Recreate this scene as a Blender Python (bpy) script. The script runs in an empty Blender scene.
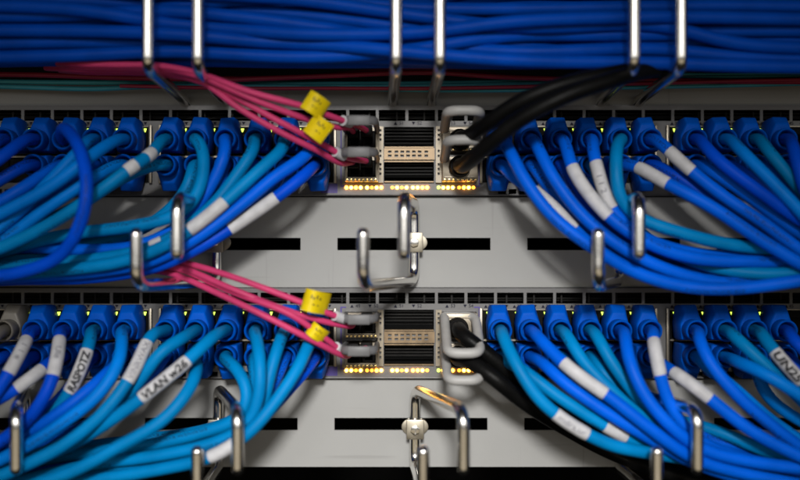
import bpy, bmesh, math, random
import numpy as np
from mathutils import Vector, Matrix
random.seed(7); rng = np.random.default_rng(7)
SC = bpy.context.scene
COL = SC.collection

# ------------------------------------------------------------------ scale and camera
S = 0.000488            # metres per photo pixel on the switch face plane (y = 0)
D = 0.50                # camera distance to that plane
VX, VY = 400.0, 250.0   # vanishing point of the depth axis
MM = 0.001

def P(px, py, d=0.0):
    """point seen at photo pixel (px, py), d millimetres in front of the switch faces"""
    f = (D - d*MM)/D
    return Vector(((px-VX)*S*f, -d*MM, (VY-py)*S*f))
def X(px): return (px-VX)*S
def Z(py): return (VY-py)*S

cam_d = bpy.data.cameras.new('camera'); cam = bpy.data.objects.new('camera', cam_d); COL.objects.link(cam)
cam.location = (0, -D, 0); cam.rotation_euler = (math.pi/2, 0, 0)
cam_d.sensor_width = 36; cam_d.lens = 36*D/(800*S)
cam_d.shift_y = (VY-240)/800.0
cam_d.clip_start = 0.01; cam_d.clip_end = 20
cam_d.dof.use_dof = True; cam_d.dof.focus_distance = D-0.012; cam_d.dof.aperture_fstop = 2.9
SC.camera = cam

# ------------------------------------------------------------------ light
w = bpy.data.worlds.new('World'); SC.world = w; w.use_nodes = True
w.node_tree.nodes['Background'].inputs[0].default_value = (0.80, 0.78, 0.74, 1)
w.node_tree.nodes['Background'].inputs[1].default_value = 0.006

def spot(name, loc, target, power, radius, angle, blend, col):
    l = bpy.data.lights.new(name, 'SPOT'); l.energy = power; l.shadow_soft_size = radius
    l.spot_size = math.radians(angle); l.spot_blend = blend; l.color = col
    o = bpy.data.objects.new(name, l); COL.objects.link(o); o.location = loc
    o.rotation_euler = (Vector(target)-Vector(loc)).to_track_quat('-Z', 'Y').to_euler(); return o
def area(name, loc, target, power, sx, sy, col):
    l = bpy.data.lights.new(name, 'AREA'); l.energy = power; l.shape = 'RECTANGLE'; l.size = sx; l.size_y = sy; l.color = col
    o = bpy.data.objects.new(name, l); COL.objects.link(o); o.location = loc
    o.rotation_euler = (Vector(target)-Vector(loc)).to_track_quat('-Z', 'Y').to_euler(); return o
spot('vignette_spot', (0.0, -1.22, 0.36), (0.0, 0, -0.125), 80, 0.09, 20.8, 1.0, (1.0, 0.98, 0.95))  # added spot; its cone edge stands in for vignetting and overhead shade
area('aisle_lamp', (0.0, -1.10, 0.24), (0, 0, 0.06), 4.6, 3.0, 0.44, (1.0, 0.98, 0.95))
area('floor_bounce', (0.0, -1.25, -0.46), (0, 0, -0.10), 1.9, 3.0, 0.5, (1.0, 0.84, 0.58))
SC.view_settings.view_transform = 'Standard'; SC.view_settings.look = 'None'
SC.view_settings.exposure = 0.0; SC.view_settings.gamma = 1.0
SC.cycles.max_bounces = 5; SC.cycles.diffuse_bounces = 1; SC.cycles.glossy_bounces = 3

# ------------------------------------------------------------------ materials
def mat(name, col, rough=0.5, metal=0.0, spec=0.5, bump=0.0, bscale=900, vary=0.0, vscale=60, emit=None, estr=0.0):
    m = bpy.data.materials.new(name); m.use_nodes = True
    nt = m.node_tree; b = nt.nodes['Principled BSDF']
    b.inputs['Base Color'].default_value = (*col, 1); b.inputs['Roughness'].default_value = rough
    b.inputs['Metallic'].default_value = metal; b.inputs['Specular IOR Level'].default_value = spec
    tc = nt.nodes.new('ShaderNodeTexCoord')
    if vary:
        n = nt.nodes.new('ShaderNodeTexNoise'); n.inputs['Scale'].default_value = vscale; n.inputs['Detail'].default_value = 5
        nt.links.new(tc.outputs['Object'], n.inputs['Vector'])
        r = nt.nodes.new('ShaderNodeValToRGB')
        r.color_ramp.elements[0].position = 0.3; r.color_ramp.elements[1].position = 0.7
        r.color_ramp.elements[0].color = (*[c*(1-vary) for c in col], 1)
        r.color_ramp.elements[1].color = (*[min(1, c*(1+vary)) for c in col], 1)
        nt.links.new(n.outputs['Fac'], r.inputs['Fac']); nt.links.new(r.outputs['Color'], b.inputs['Base Color'])
        mr = nt.nodes.new('ShaderNodeMapRange'); mr.inputs['To Min'].default_value = max(0.02, rough-0.08); mr.inputs['To Max'].default_value = min(1, rough+0.08)
        nt.links.new(n.outputs['Fac'], mr.inputs['Value']); nt.links.new(mr.outputs['Result'], b.inputs['Roughness'])
    if bump:
        n2 = nt.nodes.new('ShaderNodeTexNoise'); n2.inputs['Scale'].default_value = bscale; n2.inputs['Detail'].default_value = 3
        nt.links.new(tc.outputs['Object'], n2.inputs['Vector'])
        bp = nt.nodes.new('ShaderNodeBump'); bp.inputs['Strength'].default_value = bump; bp.inputs['Distance'].default_value = 0.0003
        nt.links.new(n2.outputs['Fac'], bp.inputs['Height']); nt.links.new(bp.outputs['Normal'], b.inputs['Normal'])
    if emit:
        b.inputs['Emission Color'].default_value = (*emit, 1); b.inputs['Emission Strength'].default_value = estr
    return m

def scratched(m):
    nt = m.node_tree; b = nt.nodes['Principled BSDF']; src = b.inputs['Base Color'].links[0].from_socket
    tc = nt.nodes.new('ShaderNodeTexCoord'); fac = None
    for rot, sc in ((0.25, (9, 1, 260)), (1.35, (300, 1, 14)), (2.3, (140, 1, 7))):
        mp = nt.nodes.new('ShaderNodeMapping'); mp.inputs['Rotation'].default_value = (0, rot, 0); mp.inputs['Scale'].default_value = sc
        nt.links.new(tc.outputs['Object'], mp.inputs[0])
        n = nt.nodes.new('ShaderNodeTexNoise'); n.inputs['Scale'].default_value = 1; n.inputs['Detail'].default_value = 2; nt.links.new(mp.outputs[0], n.inputs['Vector'])
        r = nt.nodes.new('ShaderNodeMapRange'); r.inputs['From Min'].default_value = 0.68; r.inputs['From Max'].default_value = 0.74; r.inputs['To Max'].default_value = 0.16
        nt.links.new(n.outputs['Fac'], r.inputs['Value'])
        mx = nt.nodes.new('ShaderNodeMix'); mx.data_type = 'RGBA'; nt.links.new(r.outputs['Result'], mx.inputs[0]); nt.links.new(src, mx.inputs[6]); mx.inputs[7].default_value = (0.09, 0.085, 0.075, 1)
        src = mx.outputs[2]
    nt.links.new(src, b.inputs['Base Color'])
def jacket(name, col, rough=0.42, vary=0.18, printed=True):
    """cable jacket: soft plastic, faint mottling and a broken line of factory print along one side"""
    m = mat(name, col, rough, spec=0.08, vary=vary, vscale=45, bump=0.25, bscale=700)
    if not printed: return m
    nt = m.node_tree; b = nt.nodes['Principled BSDF']
    src = b.inputs['Base Color'].links[0].from_socket
    uv = nt.nodes.new('ShaderNodeUVMap'); sp = nt.nodes.new('ShaderNodeSeparateXYZ'); nt.links.new(uv.outputs[0], sp.inputs[0])
    def mth(op, a, bb=None, c=None):
        n = nt.nodes.new('ShaderNodeMath'); n.operation = op
        for i, v in enumerate((a, bb, c)):
            if v is None: continue
            if isinstance(v, (int, float)): n.inputs[i].default_value = v
            else: nt.links.new(v, n.inputs[i])
        return n.outputs[0]
    cmb = nt.nodes.new('ShaderNodeCombineXYZ'); nt.links.new(mth('MULTIPLY', sp.outputs[0], 1300), cmb.inputs[0]); nt.links.new(mth('MULTIPLY', sp.outputs[1], 38), cmb.inputs[1])
    n = nt.nodes.new('ShaderNodeTexNoise'); n.inputs['Scale'].default_value = 1; n.inputs['Detail'].default_value = 1; nt.links.new(cmb.outputs[0], n.inputs['Vector'])
    ink = mth('GREATER_THAN', n.outputs['Fac'], 0.53)
    band = mth('LESS_THAN', mth('ABSOLUTE', mth('SUBTRACT', mth('FRACT', mth('MULTIPLY', sp.outputs[1], 2.0)), 0.5)), 0.09)
    seg = mth('GREATER_THAN', mth('SINE', mth('MULTIPLY', sp.outputs[0], 95)), 0.35)
    f = mth('MULTIPLY', mth('MULTIPLY', ink, band), mth('MULTIPLY', seg, 0.8))
    mx = nt.nodes.new('ShaderNodeMix'); mx.data_type = 'RGBA'; nt.links.new(f, mx.inputs[0]); nt.links.new(src, mx.inputs[6]); mx.inputs[7].default_value = (0.01, 0.015, 0.03, 1)
    nt.links.new(mx.outputs[2], b.inputs['Base Color'])
    return m

M = {}
M['blue'] = jacket('blue_jacket', (0.0, 0.115, 0.74))
M['deepblue'] = jacket('deep_blue_jacket', (0.0, 0.070, 0.64))
M['sky'] = jacket('sky_blue_jacket', (0.0, 0.20, 0.74))
M['teal'] = jacket('teal_jacket', (0.0, 0.205, 0.52))
M['bundle'] = jacket('bundle_jacket', (0.0, 0.066, 0.47), printed=False)
M['boot'] = mat('boot_plastic', (0.0, 0.088, 0.52), 0.45, spec=0.05, vary=0.12, vscale=140, bump=0.15, bscale=1500)
M['boot_grey'] = mat('grey_boot_plastic', (0.19, 0.175, 0.15), 0.4, vary=0.1, vscale=140)
M['sleeve'] = mat('white_sleeve', (0.54, 0.54, 0.56), 0.5, spec=0.2, vary=0.12, vscale=220, bump=0.2, bscale=500)
M['ink'] = mat('black_ink', (0.012, 0.012, 0.016), 0.6, vary=0.3, vscale=900)
M['ink_soft'] = mat('grey_ink', (0.16, 0.16, 0.2), 0.6, vary=0.4, vscale=900)
M['pink'] = mat('pink_fibre_jacket', (0.56, 0.045, 0.15), 0.45, spec=0.2, vary=0.15, vscale=50, bump=0.15, bscale=900)
M['darkred'] = mat('red_fibre_jacket', (0.34, 0.016, 0.045), 0.5, vary=0.15, vscale=50)
M['aqua'] = mat('aqua_fibre_jacket', (0.05, 0.34, 0.42), 0.45, vary=0.15, vscale=50)
M['black'] = mat('black_cable_jacket', (0.004, 0.004, 0.004), 0.42, spec=0.10, vary=0.3, vscale=60, bump=0.3, bscale=900)
M['blackplastic'] = mat('black_plastic', (0.004, 0.0035, 0.0035), 0.5, spec=0.06, vary=0.3, vscale=300)
M['yellow'] = mat('yellow_tag', (0.72, 0.54, 0.004), 0.5, spec=0.2, vary=0.1, vscale=150, bump=0.2, bscale=400)
M['chrome'] = mat('bright_steel', (0.84, 0.82, 0.78), 0.2, metal=1.0, vary=0.06, vscale=90, bump=0.05, bscale=600)
M['zinc'] = mat('zinc_steel', (0.34, 0.31, 0.25), 0.42, metal=1.0, vary=0.15, vscale=200)
M['panel'] = mat('painted_panel', (0.335, 0.335, 0.328), 0.45, spec=0.25, vary=0.07, vscale=14, bump=0.12, bscale=350)
scratched(M['panel'])
M['face'] = mat('switch_face_metal', (0.125, 0.122, 0.122), 0.42, metal=0.15, vary=0.10, vscale=60, bump=0.1, bscale=700)
M['cage'] = mat('port_cage_metal', (0.28, 0.25, 0.20), 0.38, metal=0.9, vary=0.15, vscale=120)
M['beige'] = mat('module_metal', (0.30, 0.255, 0.19), 0.36, metal=0.3, vary=0.12, vscale=150)
M['dark'] = mat('interior_shade_black', (0.003, 0.003, 0.003), 0.7, spec=0.05, vary=0.4, vscale=200)  # near-black colour stands in for the shade inside rack, ports and sockets
M['fin'] = mat('dark_fin_metal', (0.012, 0.011, 0.010), 0.5, spec=0.15, vary=0.4, vscale=300)
M['gold_led_glint'] = mat('led_glint_spring_metal', (0.80, 0.58, 0.24), 0.25, metal=1.0, vary=0.15, vscale=200)  # gold colour paints the LED reflections onto the spring teeth
M['bronze_led_tint'] = mat('bronze_led_tint_metal', (0.22, 0.155, 0.09), 0.35, metal=0.5, vary=0.2, vscale=200)  # orange cast of LED reflection on the cross bar mixed into the colour
M['purple'] = mat('purple_print', (0.06, 0.035, 0.25), 0.5, vary=0.15, vscale=200)
M['print'] = mat('port_print', (0.015, 0.015, 0.03), 0.7, spec=0.1, vary=0.2, vscale=500)
M['tab'] = mat('grey_pull_tab', (0.36, 0.355, 0.345), 0.5, vary=0.1, vscale=120, bump=0.15, bscale=600)
M['tab_dark'] = mat('dark_grey_pull_tab', (0.13, 0.13, 0.135), 0.5, vary=0.1, vscale=120, bump=0.15, bscale=600)
M['led_amber'] = mat('amber_led', (0.9, 0.5, 0.1), 0.4, emit=(1.0, 0.32, 0.025), estr=20.0)
M['led_yellow'] = mat('yellow_led', (0.9, 0.7, 0.1), 0.4, emit=(1.0, 0.50, 0.06), estr=15.0)
M['led_green'] = mat('green_led', (0.6, 0.9, 0.2), 0.4, emit=(0.60, 0.85, 0.08), estr=2.4)
M['led_low'] = mat('faint_amber_led', (0.9, 0.5, 0.1), 0.4, emit=(1.0, 0.36, 0.03), estr=3.5)
M['led_dim'] = mat('dim_green_led', (0.1, 0.3, 0.05), 0.4, emit=(0.12, 0.40, 0.02), estr=0.5)

# ------------------------------------------------------------------ mesh helpers
class MB:
    def __init__(s): s.v = []; s.f = []; s.uv = {}
    def add(s, vs, fs):
        n = len(s.v); s.v += [tuple(v) for v in vs]; s.f += [tuple(n+i for i in f) for f in fs]; return n
    def box(s, x0, x1, y0, y1, z0, z1):
        vs = [(x, y, z) for x in (x0, x1) for y in (y0, y1) for z in (z0, z1)]
        s.add(vs, [(0,1,3,2),(4,6,7,5),(0,4,5,1),(2,3,7,6),(0,2,6,4),(1,5,7,3)])
    def ring_stack(s, rings, cap=True):
        n = len(rings[0]); base = len(s.v)
        for r in rings: s.v += [tuple(p) for p in r]
        for i in range(len(rings)-1):
            for j in range(n):
                a = base+i*n+j; b = base+i*n+(j+1) % n
                s.f.append((a, b, b+n, a+n))
        if cap:
            s.f.append(tuple(base+j for j in reversed(range(n)))); s.f.append(tuple(base+(len(rings)-1)*n+j for j in range(n)))
    def build(s, name, m, parent=None, smooth=False, bevel=0.0, seg=2, autos=None, inv=True):
        me = bpy.data.meshes.new(name); me.from_pydata(s.v, [], s.f)
        if s.uv:
            uvl = me.uv_layers.new(name='UVMap')
            for poly in me.polygons:
                us = [s.uv.get(me.loops[li].vertex_index, (0, 0)) for li in poly.loop_indices]
                wrap = max(u[1] for u in us)-min(u[1] for u in us) > 0.5
                for li, u in zip(poly.loop_indices, us): uvl.data[li].uv = (u[0], u[1]+1.0 if wrap and u[1] < 0.5 else u[1])
        bm = bmesh.new(); bm.from_mesh(me)
        bmesh.ops.recalc_face_normals(bm, faces=bm.faces)
        if bevel:
            es = [e for e in bm.edges if e.is_manifold and e.calc_face_angle(0) > 0.5]
            bmesh.ops.bevel(bm, geom=es, offset=bevel, segments=seg, affect='EDGES', profile=0.6, clamp_overlap=True)
        bm.to_mesh(me); bm.free()
        if smooth or bevel:
            for p in me.polygons: p.use_smooth = True
            try: me.set_sharp_from_angle(angle=math.radians(autos or 40))
            except Exception: pass
        me.materials.append(m)
        o = bpy.data.objects.new(name, me); COL.objects.link(o)
        if parent: 
            o.parent = parent; o.matrix_parent_inverse = Matrix.Translation(-world_loc(parent))
        return o
def world_loc(o):
    v = Vector(o.location)
    return v if o.parent is None else v if o.type != 'EMPTY' else v
def thing(name, loc, label, cat, group=None):
    o = bpy.data.objects.new(name, None); COL.objects.link(o); o.location = loc; o.empty_display_size = 0.005
    o['label'] = label; o['category'] = cat
    if group: o['group'] = group
    return o
def tag(o, label, cat, group=None):
    o['label'] = label; o['category'] = cat
    if group: o['group'] = group
    return o

def cr(pts, step=0.003):
    """centripetal-ish Catmull-Rom through pts, resampled at an even step"""
    p = [np.array(q, float) for q in pts]
    p = [2*p[0]-p[1]]+p+[2*p[-1]-p[-2]]
    out = []
    for i in range(1, len(p)-2):
        p0, p1, p2, p3 = p[i-1:i+3]
        t0 = 0; t1 = t0+max(1e-6, np.linalg.norm(p1-p0))**.5; t2 = t1+max(1e-6, np.linalg.norm(p2-p1))**.5; t3 = t2+max(1e-6, np.linalg.norm(p3-p2))**.5
        for t in np.linspace(t1, t2, 24, endpoint=False):
            a1 = (t1-t)/(t1-t0)*p0+(t-t0)/(t1-t0)*p1; a2 = (t2-t)/(t2-t1)*p1+(t-t1)/(t2-t1)*p2; a3 = (t3-t)/(t3-t2)*p2+(t-t2)/(t3-t2)*p3
            b1 = (t2-t)/(t2-t0)*a1+(t-t0)/(t2-t0)*a2; b2 = (t3-t)/(t3-t1)*a2+(t-t1)/(t3-t1)*a3
            out.append((t2-t)/(t2-t1)*b1+(t-t1)/(t2-t1)*b2)
    out.append(p[-2])
    return resample(np.array(out), step)
def resample(a, step):
    L = np.r_[0, np.cumsum(np.linalg.norm(np.diff(a, axis=0), axis=1))]
    n = max(3, int(L[-1]/step)+1); t = np.linspace(0, L[-1], n)
    return np.stack([np.interp(t, L, a[:, k]) for k in range(3)], 1)
def smooth_path(a, it=2):
    a = a.copy()
    for _ in range(it): a[1:-1] = 0.25*a[:-2]+0.5*a[1:-1]+0.25*a[2:]
    return a

def tube(mb, path, r, seg=12, roll=0.0, flat=1.0):
    path = [Vector(p) for p in path]; n = len(path)
    rad = r if hasattr(r, '__len__') else [r]*n
    t = (path[1]-path[0]).normalized()
    up = Vector((0, 0, 1)) if abs(t.z) < 0.9 else Vector((1, 0, 0))
    u = t.cross(up).normalized(); v = t.cross(u)
    rings = []; L = 0; base = len(mb.v)
    for i in range(n):
        tn = (path[min(i+1, n-1)]-path[max(i-1, 0)])
        if tn.length > 1e-9:
            tn.normalize(); q = t.rotation_difference(tn); u = q @ u; v = q @ v; t = tn
        if i: L += (path[i]-path[i-1]).length
        rings.append([path[i]+u*(math.cos(2*math.pi*k/seg+roll)*rad[i])+v*(math.sin(2*math.pi*k/seg+roll)*rad[i]*flat) for k in range(seg)])
        for k in range(seg): mb.uv[base+i*seg+k] = (L, k/seg)
    mb.ring_stack(rings)

def fillet(pts, r, n=7):
    """polyline with rounded corners"""
    pts = [Vector(p) for p in pts]; out = [pts[0]]
    for i in range(1, len(pts)-1):
        a, b, c = pts[i-1:i+2]; d0 = (a-b); d1 = (c-b)
        rr = min(r, d0.length*0.48, d1.length*0.48)
        s, e = b+d0.normalized()*rr, b+d1.normalized()*rr
        for k in range(n+1):
            q = k/n; out.append(s*(1-q)**2+b*2*q*(1-q)+e*q*q)
    out.append(pts[-1]); return out

def plate(mb, x0, x1, z0, z1, holes, y0, y1):
    """flat plate with rectangular holes; front at y0 (nearer the camera), back at y1"""
    xs = sorted({x0, x1, *[h[0] for h in holes], *[h[1] for h in holes]}); zs = sorted({z0, z1, *[h[2] for h in holes], *[h[3] for h in holes]})
    xs = [x for x in xs if x0 <= x <= x1]; zs = [z for z in zs if z0 <= z <= z1]
    def solid(i, j):
        if not (0 <= i < len(xs)-1 and 0 <= j < len(zs)-1): return False
        cx = (xs[i]+xs[i+1])/2; cz = (zs[j]+zs[j+1])/2
        return not any(h[0] < cx < h[1] and h[2] < cz < h[3] for h in holes)
    for i in range(len(xs)-1):
        for j in range(len(zs)-1):
            if not solid(i, j): continue
            a, b, c, d = xs[i], xs[i+1], zs[j], zs[j+1]
            mb.add([(a,y0,c),(b,y0,c),(b,y0,d),(a,y0,d)], [(0,1,2,3)]); mb.add([(a,y1,c),(b,y1,c),(b,y1,d),(a,y1,d)], [(3,2,1,0)])
            if not solid(i-1, j): mb.add([(a,y0,c),(a,y0,d),(a,y1,d),(a,y1,c)], [(0,1,2,3)])
            if not solid(i+1, j): mb.add([(b,y0,c),(b,y1,c),(b,y1,d),(b,y0,d)], [(0,1,2,3)])
            if not solid(i, j-1): mb.add([(a,y0,c),(a,y1,c),(b,y1,c),(b,y0,c)], [(0,1,2,3)])
            if not solid(i, j+1): mb.add([(a,y0,d),(b,y0,d),(b,y1,d),(a,y1,d)], [(0,1,2,3)])

def text_geo(body, size, cuts=0, bold=0.0):
    cu = bpy.data.curves.new('lettering', 'FONT'); cu.body = body; cu.size = size; cu.align_x = 'CENTER'; cu.align_y = 'CENTER'; cu.resolution_u = 3; cu.offset = bold*size; cu.shear = 0.12 if bold else 0.0
    o = bpy.data.objects.new('lettering', cu); COL.objects.link(o)
    dg = bpy.context.evaluated_depsgraph_get(); me = o.evaluated_get(dg).to_mesh()
    bm = bmesh.new(); bm.from_mesh(me); o.evaluated_get(dg).to_mesh_clear()
    bmesh.ops.triangulate(bm, faces=bm.faces)
    if cuts:
        ys = [v.co.y for v in bm.verts]; a, b = min(ys), max(ys)
        for k in range(1, cuts):
            bmesh.ops.bisect_plane(bm, geom=bm.verts[:]+bm.edges[:]+bm.faces[:], plane_co=(0, a+(b-a)*k/cuts, 0), plane_no=(0, 1, 0))
    bm.verts.index_update()
    vs = [tuple(v.co) for v in bm.verts]; fs = [tuple(v.index for v in f.verts) for f in bm.faces]
    bm.free(); bpy.data.objects.remove(o); bpy.data.curves.remove(cu)
    return vs, fs

# ------------------------------------------------------------------ black backing sheet, painting the unlit depth of the rack
mb = MB(); mb.box(X(-300), X(1100), 0.16, 0.165, Z(800), Z(-350))
o = mb.build('rack_shade_backing', M['dark']); o['kind'] = 'structure'

# ------------------------------------------------------------------ cable management panels
PANELS = [(81.5, 105, None, 'narrow shaded panel edge between the overhead bundle and the upper switch'),
          (197, 287.5, 244, 'grey cable management panel between the two switches'),
          (380, 468, 425, 'grey cable management panel under the lower switch')]
for k, (pt, pb, ps, lab) in enumerate(PANELS):
    t = thing('cable_management_panel', (0, 0.003, Z(pb)), lab, 'rack panel', 'cable management panels of the rack')
    sx = [146, 337, 528, 719, -45, -236, 910] if k < 2 else [143, 334, 525, 716, -48, -239, 907]
    holes = [(X(a), X(a+154), Z(ps+6.2), Z(ps-6.2)) for a in sx] if ps else []
    mb = MB(); plate(mb, X(-290), X(1090), Z(pb), Z(pt), holes, 0.003, 0.0045)
    mb.build('faceplate', M['panel'], t)
    mb = MB(); mb.box(X(-290), X(1090), 0.0046, 0.03, Z(pt+2.5), Z(pt)); mb.build('top_flange', M['panel'], t)
    mb = MB(); mb.box(X(-290), X(1090), 0.0046, 0.03, Z(pb), Z(pb-2.5)); mb.build('bottom_flange', M['panel'], t)

# ------------------------------------------------------------------ switches
PITCH = 28.6
def port_x(side, n):
    if side == 'L': return 319-PITCH*(n-1) if n <= 6 else 136-PITCH*(n-7)
    return 496.5+PITCH*(n-1) if n <= 6 else 682.5+PITCH*(n-7)
CAGES = [(-22, 150), (162, 334), (482, 654), (668, 840)]
def make_switch(y0, lab):
    """y0: photo row of the switch's top edge"""
    t = thing('network_switch', (0, 0, Z(y0+91)), lab, 'network switch', 'network switches in the rack')
    yy = lambda q: Z(y0+q)
    top, bot = 0.5, 91
    holes = []
    for k in range(-10, 30):                                   # vent slots along the top
        a = 24.2+29.55*k
        holes.append((X(a), X(a+26.6), yy(16), yy(5)))
    rows = (39.7, 64.5)
    for c0, c1 in CAGES:                                       # jack openings
        for k in range(6):
            cx = c0+PITCH*(k+0.5)
            for r in rows: holes.append((X(cx-11.6), X(cx+11.6), yy(r+10.5), yy(r-10.5)))
    for r0, r1 in ((22, 43), (57, 78.5)): holes.append((X(384), X(434), yy(r1), yy(r0)))
    for r0, r1 in ((24, 49), (53, 78)):
        holes.append((X(345), X(379), yy(r1), yy(r0))); holes.append((X(441), X(476.5), yy(r1), yy(r0)))
    for c0, c1 in CAGES:                                       # small vents below the jacks
        for k in range(11):
            a = c0+16+k*10.6
            if a+9 < c1-17: holes.append((X(a), X(a+8), yy(89), yy(84)))
    mb = MB(); plate(mb, X(-290), X(1090), yy(bot), yy(top), holes, 0.0, 0.0012)
    mb.build('faceplate', M['face'], t)
    # inner walls and fins
    mb = MB(); mb.box(X(-290), X(1090), 0.020, 0.021, yy(bot-1), yy(top+1))
    for k, q in enumerate((6.4, 8.6, 10.9, 13.3)): mb.box(X(-285), X(1085), 0.0075+0.0025*(k % 2), 0.0199, yy(q+0.8), yy(q))
    for k in range(-10, 40): mb.box(X(36+27.7*k), X(37.5+27.7*k), 0.0050, 0.0058, yy(15.5), yy(5.5))
    mb.build('inner_grille', M['fin'], t)
    mb = MB(); mb.box(X(-290), X(1090), 0.0014, 0.12, yy(top+2), yy(top)); mb.box(X(-290), X(1090), 0.0014, 0.12, yy(bot), yy(bot-2)); mb.build('chassis', M['face'], t)
    # rounded lip along the bottom
    mb = MB(); mb.box(X(-290), X(1090), -0.0012, -0.0001, yy(90.6), yy(89.4)); mb.build('bottom_lip', M['face'], t, bevel=0.0004)
    # cages
    for c0, c1 in CAGES:
        mb = MB(); a, b = X(c0-1), X(c1+1)
        hh = [(X(c0+PITCH*(k+0.5)-11.2), X(c0+PITCH*(k+0.5)+11.2), yy(r+10.1), yy(r-10.1)) for k in range(6) for r in rows]
        plate(mb, a, b, yy(77.5), yy(21.5), hh, -0.0011, -0.0003)
        cg = mb.build('port_cage', M['blackplastic'], t)
        for i, (p, q) in enumerate(((c0-2.6, c0+0.2), (c1-0.2, c1+2.6))):
            e = MB(); e.box(X(p), X(q), -0.0026, -0.0012, yy(78.5), yy(20.5)); e.build('cage_edge', M['cage'], cg, bevel=0.0003)
        e = MB(); e.box(X(c0+1), X(c1-1), -0.0022, -0.0012, yy(52.9), yy(51.3)); e.build('cage_edge', M['cage'], cg)
        e = MB(); e.box(X(c0+1), X(c1-1), -0.0016, -0.0012, yy(22.3), yy(21.4)); e.build('cage_edge', M['cage'], cg)
    for side, ns in (('L', range(1, 12)), ('R', range(1, 11))):
        for n in ns:
            cx = port_x(side, n)
            for dx, m in (((9.4 if side == 'L' else -8.6), 'led_green'), ((-9.0 if side == 'L' else 8.8), 'led_dim')):
                e = MB(); x = cx+dx; q = 25.6
                e.ring_stack([[(X(x-1.9), y, yy(q-1.5)), (X(x+1.9), y, yy(q-1.5)), (X(x+0.7), y, yy(q+1.9)), (X(x-0.7), y, yy(q+1.9))] for y in (-0.0019, -0.0012)])
                e.build('port_led', M[m], t)
    # uplink block: frame strips with square windows, cross bar with holes
    up = None
    for x0 in (377.6, 435.6):
        mb = MB(); xa = x0
        hh = [(X(xa+1.9), X(xa+3.9), yy(q+1.3), yy(q-1.3)) for q in (26, 30.6, 35.2, 46.5, 51.5, 60, 64.6, 69.2)]
        plate(mb, X(xa), X(xa+5.8), yy(78), yy(22), hh, -0.0024, -0.0013)
        up = mb.build('uplink_frame', M['beige'], t)
    mb = MB(); hh = [(X(q), X(q+3.6), yy(b), yy(a)) for q in (388, 394.6, 400.4, 406.2, 412, 417.8, 424.4) for a, b in ((46.0, 48.4), (50.0, 52.4))]
    plate(mb, X(384), X(434.5), yy(55), yy(43.6), hh, -0.0019, -0.0013); mb.build('cross_bar', M['bronze_led_tint'], up)
    for r in (42.2, 56.4, 76.6):
        mb = MB(); mb.box(X(384.4), X(433.6), -0.0012, 0.0026, yy(r+0.9), yy(r-0.3)); mb.build('port_ledge', M['bronze_led_tint'], up)
    for r0 in (23.5, 58.5):
        mb = MB()
        for j in range(5): mb.box(X(385), X(433), 0.0032+0.0006*j, 0.0040+0.0006*j, yy(r0+3.2*j+1.1), yy(r0+3.2*j))
        o = mb.build('cage_fins', M['fin'], up)
    mb = MB(); mb.box(X(384.5), X(433.5), 0.006, 0.0194, yy(42.5), yy(24)); mb.box(X(384.5), X(433.5), 0.006, 0.0194, yy(78), yy(59))
    for r in (34, 71): mb.box(X(384.5), X(433.5), 0.0030, 0.0058, yy(r+1.2), yy(r))
    mb.build('empty_port', M['dark'], t)  # solid near-black filling paints the shade inside the empty ports
    # printing
    mb = MB()
    for segs in (((340.4, 341.8, 19, 82), (341.8, 345, 80.6, 82), (341.8, 346, 19, 20.2)), ((478.6, 480, 19, 82), (475.4, 478.6, 80.6, 82), (474, 478.6, 19, 20.2))):
        mb = MB()
        for x0, x1, q0, q1 in segs: mb.box(X(x0), X(x1), -0.0003, -0.0001, yy(q1), yy(q0))
        mb.build('purple_outline', M['purple'], t)
    mb = MB(); mb.box(X(321), X(337.5), -0.0003, -0.0001, yy(88), yy(78.8)); mb.build('purple_block', M['purple'], t)
    mb = MB()
    def txt(s, px, q, size):
        vs, fs = text_geo(s, size*S)
        mb.add([(v[0]+X(px), -0.0003, v[1]+yy(q)) for v in vs], fs)
    def tri(px, q, upw):
        s = -1 if upw else 1
        mb.add([(X(px-1.7), -0.0003, yy(q-1.5*s)), (X(px+1.7), -0.0003, yy(q-1.5*s)), (X(px), -0.0003, yy(q+1.5*s))], [(0,1,2)])
    num = 1
    for c0, c1 in CAGES:
        for k in range(6):
            cx = c0+PITCH*(k+.5)
            tri(cx-10.5, 18.6, True); txt(str(num), cx-5.5, 18.6, 4.6); txt(str(num+1), cx+5.2, 18.6, 4.6); tri(cx+10.2, 18.6, False); num += 2
    for x0, a in ((353, 49), (396.5, 51), (448, 53)):
        tri(x0-1, 18.4, True); txt(str(a), x0+5, 18.4, 4.8); tri(x0+17, 18.4, False); txt(str(a+1), x0+23, 18.4, 4.8)
    mb.build('port_numbers', M['print'], t)
    # status lamps
    for x0, sp in ((346.5, 4.75), (392.3, 4.75), (438.5, 4.75)):
        for k in range(8):
            x = x0+sp*k+(1.6 if k > 3 else 0)
            e = MB(); e.ring_stack([[(X(x)+S*1.8*math.cos(a*math.pi/4), y, yy(82.6)+S*1.8*math.sin(a*math.pi/4)) for a in range(8)] for y in (-0.0007, -0.00015)])
            e.build('status_led', M['led_green'] if (k == 0 and x0 > 430) else M[random.choice(('led_yellow', 'led_yellow', 'led_amber', 'led_amber', 'led_low'))], t)
    return t
SW = {'T': (105, 'upper network switch packed with blue cables, under the overhead bundle'), 'B': (287.6, 'lower network switch packed with blue cables, between two grey panels')}
for k in SW: make_switch(*SW[k])

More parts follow.
